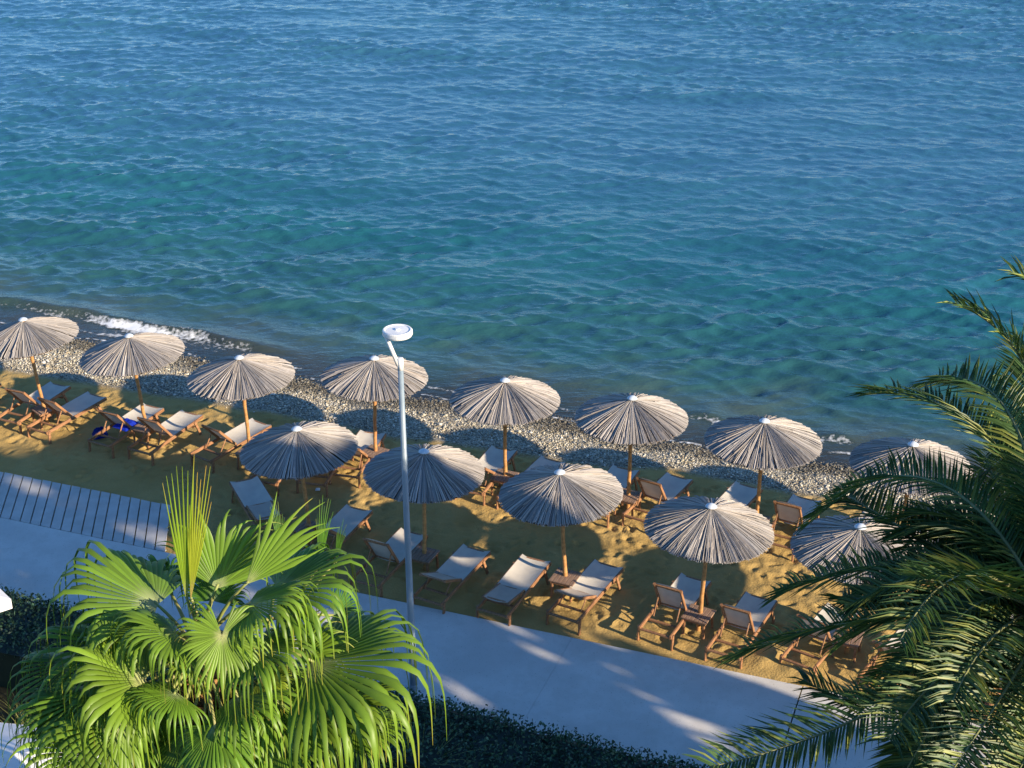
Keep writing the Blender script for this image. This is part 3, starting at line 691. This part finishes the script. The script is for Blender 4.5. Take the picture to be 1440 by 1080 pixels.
FL=[ # hub px, dY hub, tip px, dY tip, normal mix (0 up .. 1 camera), spread, droop, fold, tint
 (306,827,.20,326,697,.50,.95,140,.55,.10,(1.0,1.0,1)),         # upright fan
 (262,845,.0,256,640,.10,.9,19,-.02,.0,(1.35,1.15,.8)),           # new spear
 (268,845,-.05,284,655,.15,.9,14,.0,.0,(1.9,1.25,.9)),
 (346,822,-.15,446,708,.30,.7,58,.10,.05,(1.2,1.15,.9)),          # right-hand spear
 (222,850,.10,85,772,.25,.15,200,1.6,.30,(.95,.95,1)),            # left top, hanging
 (312,893,-.80,312,985,-1.25,.8,320,.55,.05,(1.15,1.08,1)),         # facing us
 (205,956,-.70,92,915,-1.05,.45,215,1.6,.25,(1.2,1.12,1)),          # big left leaf
 (135,1057,-.7,-5,1030,-1.15,.55,220,.75,.15,(1.12,1.08,1)),         # lower left
 (302,1020,-1.1,318,1090,-1.7,.35,250,1.4,.25,(.9,1,1)),          # bottom centre
 (437,932,-.40,603,905,-.60,.25,205,1.6,.35,(1.1,1.05,1)),          # long right
 (390,828,.15,505,772,.35,.20,205,1.6,.3,(.9,.95,1)),            # right upper
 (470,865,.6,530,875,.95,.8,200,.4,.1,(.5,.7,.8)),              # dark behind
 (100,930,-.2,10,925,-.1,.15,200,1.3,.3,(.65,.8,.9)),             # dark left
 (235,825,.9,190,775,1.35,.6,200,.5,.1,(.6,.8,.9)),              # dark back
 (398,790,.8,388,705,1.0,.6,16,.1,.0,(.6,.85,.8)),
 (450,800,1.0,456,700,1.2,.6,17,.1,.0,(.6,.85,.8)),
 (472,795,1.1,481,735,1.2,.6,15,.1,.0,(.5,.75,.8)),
 (350,848,-.35,425,835,-.60,.2,215,1.6,.3,(1.1,1.05,1)),
 (422,925,-.3,492,868,-.2,.6,150,.5,.2,(1.25,1.15,1)),
 (355,912,-.6,430,915,-.95,.25,220,1.6,.3,(1.05,1.02,1)),
 (330,980,-.7,400,990,-1.1,.25,220,1.6,.3,(1,1.02,1)),
 (248,890,-.5,170,870,-.8,.2,220,1.6,.3,(1,1,1)),
 (250,975,-.9,185,985,-1.3,.2,220,1.6,.3,(.95,1,1)),
 (440,1000,-.6,540,985,-.7,.2,210,1.6,.3,(1.05,1.0,1)),
 (190,880,.1,110,850,.2,.15,210,1.6,.3,(.85,.9,1)),
 (400,975,-.1,480,955,.0,.15,220,1.6,.3,(.95,.95,1)),
 (200,1040,-.6,140,1050,-.9,.2,210,1.6,.3,(.8,.9,1)),
 (395,1040,-.9,450,1060,-1.2,.3,220,1.5,.3,(1.05,1,1)),
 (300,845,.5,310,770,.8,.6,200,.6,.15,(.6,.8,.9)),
 (270,930,-.7,225,925,-.95,.2,200,1.7,.3,(1.2,1.0,.9)),
 (365,955,-.5,420,955,-.6,.2,200,1.7,.3,(1.35,1.05,.9)),
 (130,975,-.5,15,985,-.7,.15,215,1.5,.3,(.9,.95,1)),
 (165,905,-.1,50,880,-.1,.15,205,1.5,.3,(.85,.92,1)),
 (175,1010,-.8,60,1030,-1.1,.3,215,1.4,.3,(1.1,1.05,1)),
 (470,990,-.5,560,975,-.6,.2,215,1.6,.3,(1.1,1.0,1)),
 (500,1020,-.4,575,1015,-.4,.15,210,1.6,.3,(1,1,.9)),
 (100,1000,-.5,25,990,-.6,.15,210,1.6,.3,(.9,.95,1)),
 (150,985,-.6,90,985,-.8,.15,210,1.6,.3,(1.0,1.0,1)),
 (300,870,-.4,275,845,-.5,.2,200,1.6,.3,(1.0,1.0,.9)),
]
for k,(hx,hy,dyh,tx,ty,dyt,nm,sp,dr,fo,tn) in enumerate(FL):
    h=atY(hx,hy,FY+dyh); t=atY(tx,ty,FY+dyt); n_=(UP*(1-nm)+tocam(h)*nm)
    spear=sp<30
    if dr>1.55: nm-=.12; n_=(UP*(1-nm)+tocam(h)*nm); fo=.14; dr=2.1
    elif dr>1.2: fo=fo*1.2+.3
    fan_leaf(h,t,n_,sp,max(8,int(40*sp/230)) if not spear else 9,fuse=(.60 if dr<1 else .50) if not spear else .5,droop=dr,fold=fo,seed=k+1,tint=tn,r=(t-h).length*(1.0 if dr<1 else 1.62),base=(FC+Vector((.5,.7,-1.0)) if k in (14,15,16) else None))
gf=random.Random(5)
for k in range(30):                                       # older leaves all round below the named ones
    a=2.399*k; el=R_(gf.uniform(-62,-8)); dv=Vector((math.cos(a)*math.cos(el),math.sin(a)*math.cos(el),math.sin(el)))
    h=FC+Vector((0,0,-.25))+dv*gf.uniform(.75,1.05); t=h+(dv+Vector((0,0,-.25))).normalized()*gf.uniform(1.15,1.5)
    f_=gf.uniform(.75,1.1); yl=gf.random()
    fan_leaf(h,t,(UP-dv*dv.z)*.8+dv*.3+UP*.2,gf.uniform(200,240),40,fuse=.52,droop=1.5,fold=.55,seed=200+k,tint=((1.5*f_,1.05*f_,.9*f_) if yl>.72 else (f_,f_,f_)))
o0=Vector((FC.x,FC.y,0))
mb=MB(); pts=[];rad=[]
for i in range(30):
    z=-.1+(FC.z-.15)*i/29; pts.append((.12*math.sin(z*.4),.05*math.cos(z*.5),z)); rad.append(.24+.03*(i%2)-.05*i/29+(.10 if i<2 else 0))
mb.tube(pts,rad,14); mb.build('trunk',M['trunk'],fp)
mb=MB()
for k in range(46):                                       # split dry leaf bases wrapped round the top of the trunk
    a=2.399*k; z=FC.z-1.35+k*.024; c,s=math.cos(a),math.sin(a); r0=.20; L_=random.uniform(.22,.34)
    b0=Vector((r0*c,r0*s,z)); t0_=Vector(((r0+.16)*c,(r0+.16)*s,z+L_)); sd=Vector((-s,c,0))
    mb.add([b0-sd*.07,b0+sd*.07,t0_+sd*.045,t0_-sd*.045,b0-sd*.07-Vector((c,s,0))*.02,b0+sd*.07-Vector((c,s,0))*.02,t0_+sd*.045-Vector((c,s,0))*.02,t0_-sd*.045-Vector((c,s,0))*.02],[(0,1,2,3),(7,6,5,4),(0,4,5,1),(1,5,6,2),(2,6,7,3),(3,7,4,0)])
mb.build('leaf_bases',M['boot'],fp)

# ------------------------------------------------------------------ date palm
DC=atY(1468,850,16.4)
dp=empty('date_palm',(DC.x,DC.y,0)); tag(dp,'dark feathery date palm reaching in from the right edge','palm tree')
o1=Vector((DC.x,DC.y,0))
def date_frond(base,mid,tip,par,org,seed,ll=.56,npair=72,tint=1.0,mesh_only=False):
    rd=random.Random(seed); mb=MB()
    P=[bez(base,mid,tip,i/40) for i in range(41)]
    acc=[0]
    for i in range(40): acc.append(acc[-1]+(P[i+1]-P[i]).length)
    Lt=acc[-1]
    def pos(s):
        i=min(39,max(0,int(np.searchsorted(acc,s))-1)); f=(s-acc[i])/max(1e-6,acc[i+1]-acc[i]); return P[i].lerp(P[i+1],f),(P[min(40,i+1)]-P[i]).normalized()
    rr=rd.uniform(-.25,.25)
    for k in range(npair):
        f=(k+.5)/npair; s=Lt*(.14+.86*f); p,dv=pos(min(s,Lt*.999))
        sd=dv.cross(UP)
        if sd.length<.05: sd=dv.cross(Vector((1,0,0)))
        sd.normalize(); up=sd.cross(dv).normalized()
        sd,up=sd*math.cos(rr)+up*math.sin(rr),up*math.cos(rr)-sd*math.sin(rr)
        fwd=.70+.30*f**2+rd.uniform(-.1,.1)
        for sgn in (-1,1):
            l=ll*(.45+.75*math.sin(math.pi*min(1,.14+.66*f)))*rd.uniform(.85,1.12)*(1 if f<.93 else .8)
            el=rd.choice((.18,.42,.62))+rd.uniform(-.1,.1)
            dd=(sd*sgn+dv*fwd+up*el).normalized()
            d2=(dd+Vector((0,0,-.32))).normalized()
            w=.036*rd.uniform(.8,1.2); fn_=dd.cross(up).normalized()
            m1=p+dd*l*.5; t1=m1+d2*l*.5
            g=rd.uniform(.65,1.3)*tint; c=(.066*g,.125*g,.040*g) if rd.random()>.27 else (.21*g,.24*g,.06*g)
            mb.add([p+fn_*w*.4,p-fn_*w*.4,m1-fn_*w*.5+dd.cross(fn_)*0,m1+fn_*w*.5,m1+dd.cross(fn_)*w*.55,t1],[(0,4,3),(0,1,4),(1,2,4),(3,4,5),(4,2,5)],c)
    mb.v=[tuple(Vector(v)-org) for v in mb.v]
    fr=mb.build('frond',M['date'],par)
    mb=MB(); mb.tube([q-org for q in P],[.030*(1-.85*i/40)+.003 for i in range(41)],6); mb.build('rachis',M['rachis'],fr,True)
    return fr
def tipY(px,py,L,far):
    best=None
    for k in range(400):
        Y=DC.y+far*k*.012; e=abs((atY(px,py,Y)-DC).length-L)
        if best is None or e<best[0]: best=(e,Y)
    return best[1]
DF=[ # mid px, tip px, length, side (+ away, - toward us)
 (1468,560,1345,428,4.1,1),(1500,505,1428,388,4.3,1),(1400,612,1222,553,4.0,1),(1425,575,1308,540,4.0,1),
 (1310,660,1140,735,4.0,1),(1275,745,1193,698,3.6,1),(1290,790,1094,836,4.2,1),(1230,865,1030,924,4.5,1),
 (1360,800,1266,900,3.6,-1),(1290,990,1130,956,4.0,1),(1235,1000,1000,1078,4.9,-1),(1420,955,1335,1090,3.8,-1),
 (1425,745,1386,640,3.9,1),(1350,770,1305,722,3.2,1),(1300,860,1185,842,3.2,1),(1375,1060,1280,1150,4.3,-1),
 (1470,990,1400,1140,4.0,-1),(1330,905,1235,955,3.2,1),(1340,930,1250,1040,3.4,-1),(1390,700,1330,690,3.6,1),
 (1455,640,1440,480,4.2,1),(1400,830,1300,815,3.0,-1),(1400,885,1340,985,3.0,-1),(1445,720,1410,590,4.0,1),
 (1500,640,1540,470,4.2,1),(1560,720,1660,640,4.2,1),(1590,850,1740,900,4.2,-1),(1540,960,1640,1080,4.2,-1),(1330,840,1180,905,3.8,1),
 (1350,880,1210,1000,3.6,1),(1480,1040,1500,1160,4.0,-1),(1370,945,1290,1090,3.4,1)]
for k,(mx,my,tx,ty,Ln,sd) in enumerate(DF):
    Yt=tipY(tx,ty,Ln,sd); tip=atY(tx,ty,Yt); mid0=atY(mx,my,(DC.y+Yt)/2)
    mid=mid0*2-(DC+tip)*.5                               # control point so the curve passes through mid0
    mid=mid0+(mid-mid0)*.8
    date_frond(DC+Vector((random.uniform(-.1,.1),random.uniform(-.1,.1),random.uniform(-.2,.1))),mid,tip,dp,o1,100+k,npair=70 if Ln<4 else 86)
gr=random.Random(77)
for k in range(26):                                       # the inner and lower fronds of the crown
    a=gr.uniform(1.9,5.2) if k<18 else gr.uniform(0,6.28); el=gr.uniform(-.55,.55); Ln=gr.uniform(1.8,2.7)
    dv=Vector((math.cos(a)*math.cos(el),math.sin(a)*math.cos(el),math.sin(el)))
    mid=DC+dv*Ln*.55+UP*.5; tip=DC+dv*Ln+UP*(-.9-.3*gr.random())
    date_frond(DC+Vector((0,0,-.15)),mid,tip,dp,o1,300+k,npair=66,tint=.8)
mb=MB(); pts=[];rad=[]
for i in range(34):
    z=-.1+(DC.z)*i/33; pts.append((.06*math.sin(z),0,z)); rad.append(.27+.03*(i%2)+(.06 if i>28 else 0))
mb.tube(pts,rad,14); mb.build('trunk',M['trunk'],dp)
a_=atY(1333,955,15.6); b_=atY(1400,885,16.1); mb=MB(); mb.tube([b_-o1,a_-o1],[.03,.018],7); mb.build('cut_stalk',M['boot'],dp)

# ------------------------------------------------------------------ garden plants low in front of the hedge
def grass_tuft(px,py,z,h,n,label,seed,col=(.16,.19,.05)):
    g=random.Random(seed); c=at(px,py,z); c.z=0; r=empty('ornamental_grass',c); tag(r,label,'plant','tufted plants in the garden bed')
    mb=MB()
    for k in range(n):
        a=g.uniform(0,6.283); lean=g.uniform(.1,.9); l=h*g.uniform(.6,1.1); p=Vector((g.gauss(0,.12),g.gauss(0,.12),0)); dv=Vector((math.cos(a)*lean,math.sin(a)*lean,1)).normalized(); sd=Vector((-math.sin(a),math.cos(a),0)); w=.011
        pts=[]
        for i in range(6):
            w2=w*(1-i/5.2); pts+=[p-sd*w2,p+sd*w2]; p=p+dv*l/5; dv=(dv+Vector((math.cos(a)*.25,math.sin(a)*.25,-.22))).normalized()
        f=g.uniform(.6,1.3); mb.add(pts,[(2*i,2*i+1,2*i+3,2*i+2) for i in range(5)],tuple(x*f for x in col))
    mb.build('blades',M['fan'],r)
for k,(px,py,z,h,lab,cl_) in enumerate([(40,1000,1.0,1.5,'yellowish tuft of grass at the left edge above the white canopy',(.2,.2,.05)),(110,985,1.0,1.3,'green tuft left of the big drooping fan leaf',(.10,.15,.04)),
   (590,1050,1.0,1.5,'yellow green tuft at the right foot of the fan palm',(.18,.2,.05)),(500,1065,1.0,1.4,'green tuft hidden below the long right fan leaf',(.12,.16,.04)),(230,1075,.8,1.3,'green tuft below the fan palm at the bottom edge',(.10,.15,.04)),(640,1075,.8,1.1,'darker tuft by the hedge at the bottom edge',(.09,.13,.04))]):
    grass_tuft(px,py,z,h,170,lab,60+k,cl_)

# ------------------------------------------------------------------ white square garden umbrellas at the lower left
def garden_umbrella(corner, d1, d2, size, label):
    """square canopy, one corner at 'corner', sides along d1 and d2"""
    d1=Vector(d1).normalized(); d2=Vector(d2).normalized(); c=Vector(corner)+(d1+d2)*size/2
    r=empty('garden_umbrella',(c.x,c.y,0)); tag(r,label,'umbrella','white square garden umbrellas')
    z=corner[2]; mb=MB(); h=size/2; n=10
    vs=[];fs=[]
    for i in range(n+1):
        for j in range(n+1):
            u,v=i/n*2-1,j/n*2-1; m_=max(abs(u),abs(v)); sag=-.05*math.sin(math.pi*m_)*(1-abs(abs(u)-abs(v)))
            p=d1*u*h+d2*v*h; vs.append((p.x,p.y,z+.62*(1-m_)+sag))
    fs=[(i*(n+1)+j,(i+1)*(n+1)+j,(i+1)*(n+1)+j+1,i*(n+1)+j+1) for i in range(n) for j in range(n)]
    mb.add(vs,fs)
    mb.build('canopy',M['umbrella'],r)
    mb=MB(); cs=[d1*h*a+d2*h*b for a,b in ((-1,-1),(1,-1),(1,1),(-1,1))]
    for k in range(4):
        a,b=cs[k]*1.002,cs[(k+1)%4]*1.002; vs=[]
        for i in range(9):
            p=a.lerp(b,i/8); vs+=[(p.x,p.y,z),(p.x,p.y,z-.20-.025*math.sin(i*math.pi/2))]
        mb.add(vs,[(2*i,2*i+2,2*i+3,2*i+1) for i in range(8)])
    mb.build('valance',M['umbrella'],r)
    mb=MB(); mb.tube([(0,0,-.02),(0,0,z+.60)],.035,12); mb.build('pole',M['lamp_white'],r,True)
    mb=MB(); mb.lathe([(.0,.10),(.12,.09),(.34,.05),(.36,.0)],24); mb.build('base',M['hardware'],r)
    return r
c2=at(181,1034,2.6); e2=at(0,1016,2.6)-c2
garden_umbrella(c2,e2,Vector((e2.y,-e2.x,0))*-1 if Vector((e2.y,-e2.x,0)).y>0 else Vector((e2.y,-e2.x,0)),3.0,'white square canopy at the bottom left behind the lowest fan leaf')
c1=at(15,842,2.6); e1=at(-60,770,2.6)-c1
garden_umbrella(c1,e1,Vector((-e1.y,e1.x,0)) if Vector((-e1.y,e1.x,0)).y<0 else Vector((e1.y,-e1.x,0)),3.0,'white canopy corner poking in at the left edge above the hedge')

# ------------------------------------------------------------------ trees added out of view to the right, crowns shaped to shade the path
EX,EY,TE=math.cos(SUN_AZ),math.sin(SUN_AZ),math.tan(SUN_EL)
def cw(p): s_=p.x*EX+p.y*EY; return (-p.x*EY+p.y*EX, p.z-TE*s_)      # across the sun's direction, and height carried back along its rays
GAPS=[((712,876),(765,918),.13),((868,945),(905,975),.10),((955,1000),(1000,1040),.17),((1010,1010),(1080,1040),.17),((215,745),(262,775),.10),((122,708),(160,728),.10),((630,960),(665,985),.08),((45,680),(75,700),.08),((1160,990),(1200,1010),.15),((838,880),(846,896),.16)]  # openings left in the crowns for the sun patches on the path
GAPS=[(cw(at(*a,.1)),cw(at(*b,.1)),r) for a,b,r in GAPS]
def shade_tree(s0,s1,c0,c1,w0,w1,label,seed,nleaf):
    r_s=(s0+s1)/2; r_c=(c0+c1)/2; x=EX*r_s-EY*r_c; y=EY*r_s+EX*r_c
    r=empty('added_shade_tree',(x,y,0)); tag(r,label,'tree','unseen trees added to shade the promenade')
    g=np.random.default_rng(seed)
    n=nleaf; s_=g.uniform(s0,s1,n); c=g.uniform(c0,c1,n); w_=g.uniform(w0,w1,n)
    u=(s_-r_s)/((s1-s0)/2); v=(c-r_c)/((c1-c0)/2); q=(w_-(w0+w1)/2)/((w1-w0)/2)
    ok=(u*u+np.abs(v)**5+np.abs(q)**5<1.05+.25*(vnoise(c*1.6,w_*1.6,seed)-.5))
    ok&=c<21.85+.20*(vnoise(w_*1.3,w_*0+seed,3)-.5)+.12*(vnoise(w_*4,w_*0,5)-.5)  # crown side trimmed to the edge of the shade on the sand
    ok&=~((c>20.55)&(w_>8.95))
    for (a,b,rr) in GAPS:
        a=np.array(a);b=np.array(b); ab=b-a; f=np.clip(((c-a[0])*ab[0]+(w_-a[1])*ab[1])/(ab@ab+1e-9),0,1)
        dd=np.hypot(c-a[0]-f*ab[0],w_-a[1]-f*ab[1]); ok&=dd>rr*(.75+.5*vnoise(c*9,w_*9,seed))+.06
    thin=(c>14.2)&(c<19.2)&(w_>5.6)&(s_<19.5); ok&=~(thin&(fbm(c*.75+3,w_*.75,seed+20,3)>.42))  # crown thinned so that sun reaches the date palm
    s_,c,w_=s_[ok],c[ok],w_[ok]; n=len(c)
    C=np.stack([EX*s_-EY*c-x,EY*s_+EX*c-y,w_+TE*s_],-1)
    cl=np.array([(.035,.07,.02),(.05,.09,.03),(.025,.05,.018)])[g.integers(0,3,n)]*g.uniform(.7,1.3,(n,1))
    V,FF,cc=leaf_cloud(C,.26,.16,cl,seed=seed); me=arrays_mesh('crown',V,FF,cols=cc); me.materials.append(M['tree']); link('crown',me,r)
    z0=w0+TE*r_s; z1=w1+TE*r_s; rc=(c1-c0)/2
    mb=MB(); mb.tube([(0,0,-.1),(.1,.05,z0*.5),(0,0,z0+1),(0,.1,(z0+z1)/2)],[.34,.28,.22,.10],10)
    for k in range(7):
        a=k*2.4; mb.tube([(0,0,z0+.3+.3*k),(rc*.3*math.cos(a),rc*.3*math.sin(a),z0+1.2+.4*k),(rc*.6*math.cos(a),rc*.6*math.sin(a),z0+2+.45*k)],[.10,.07,.03],6)
    mb.build('trunk',M['trunk'],r)
shade_tree(8,13,18.0,23.2,1.6,9.6,'unseen broad leafed tree added on the right to shade the path, nearest',1,42000)
shade_tree(14,19.5,15.8,20.3,1.6,10.2,'unseen broad leafed tree added on the right to shade the path, middle one',2,34000)
shade_tree(20.5,26,12.6,17.4,1.8,7.0,'unseen broad leafed tree added on the right to shade the path, farthest',3,34000)
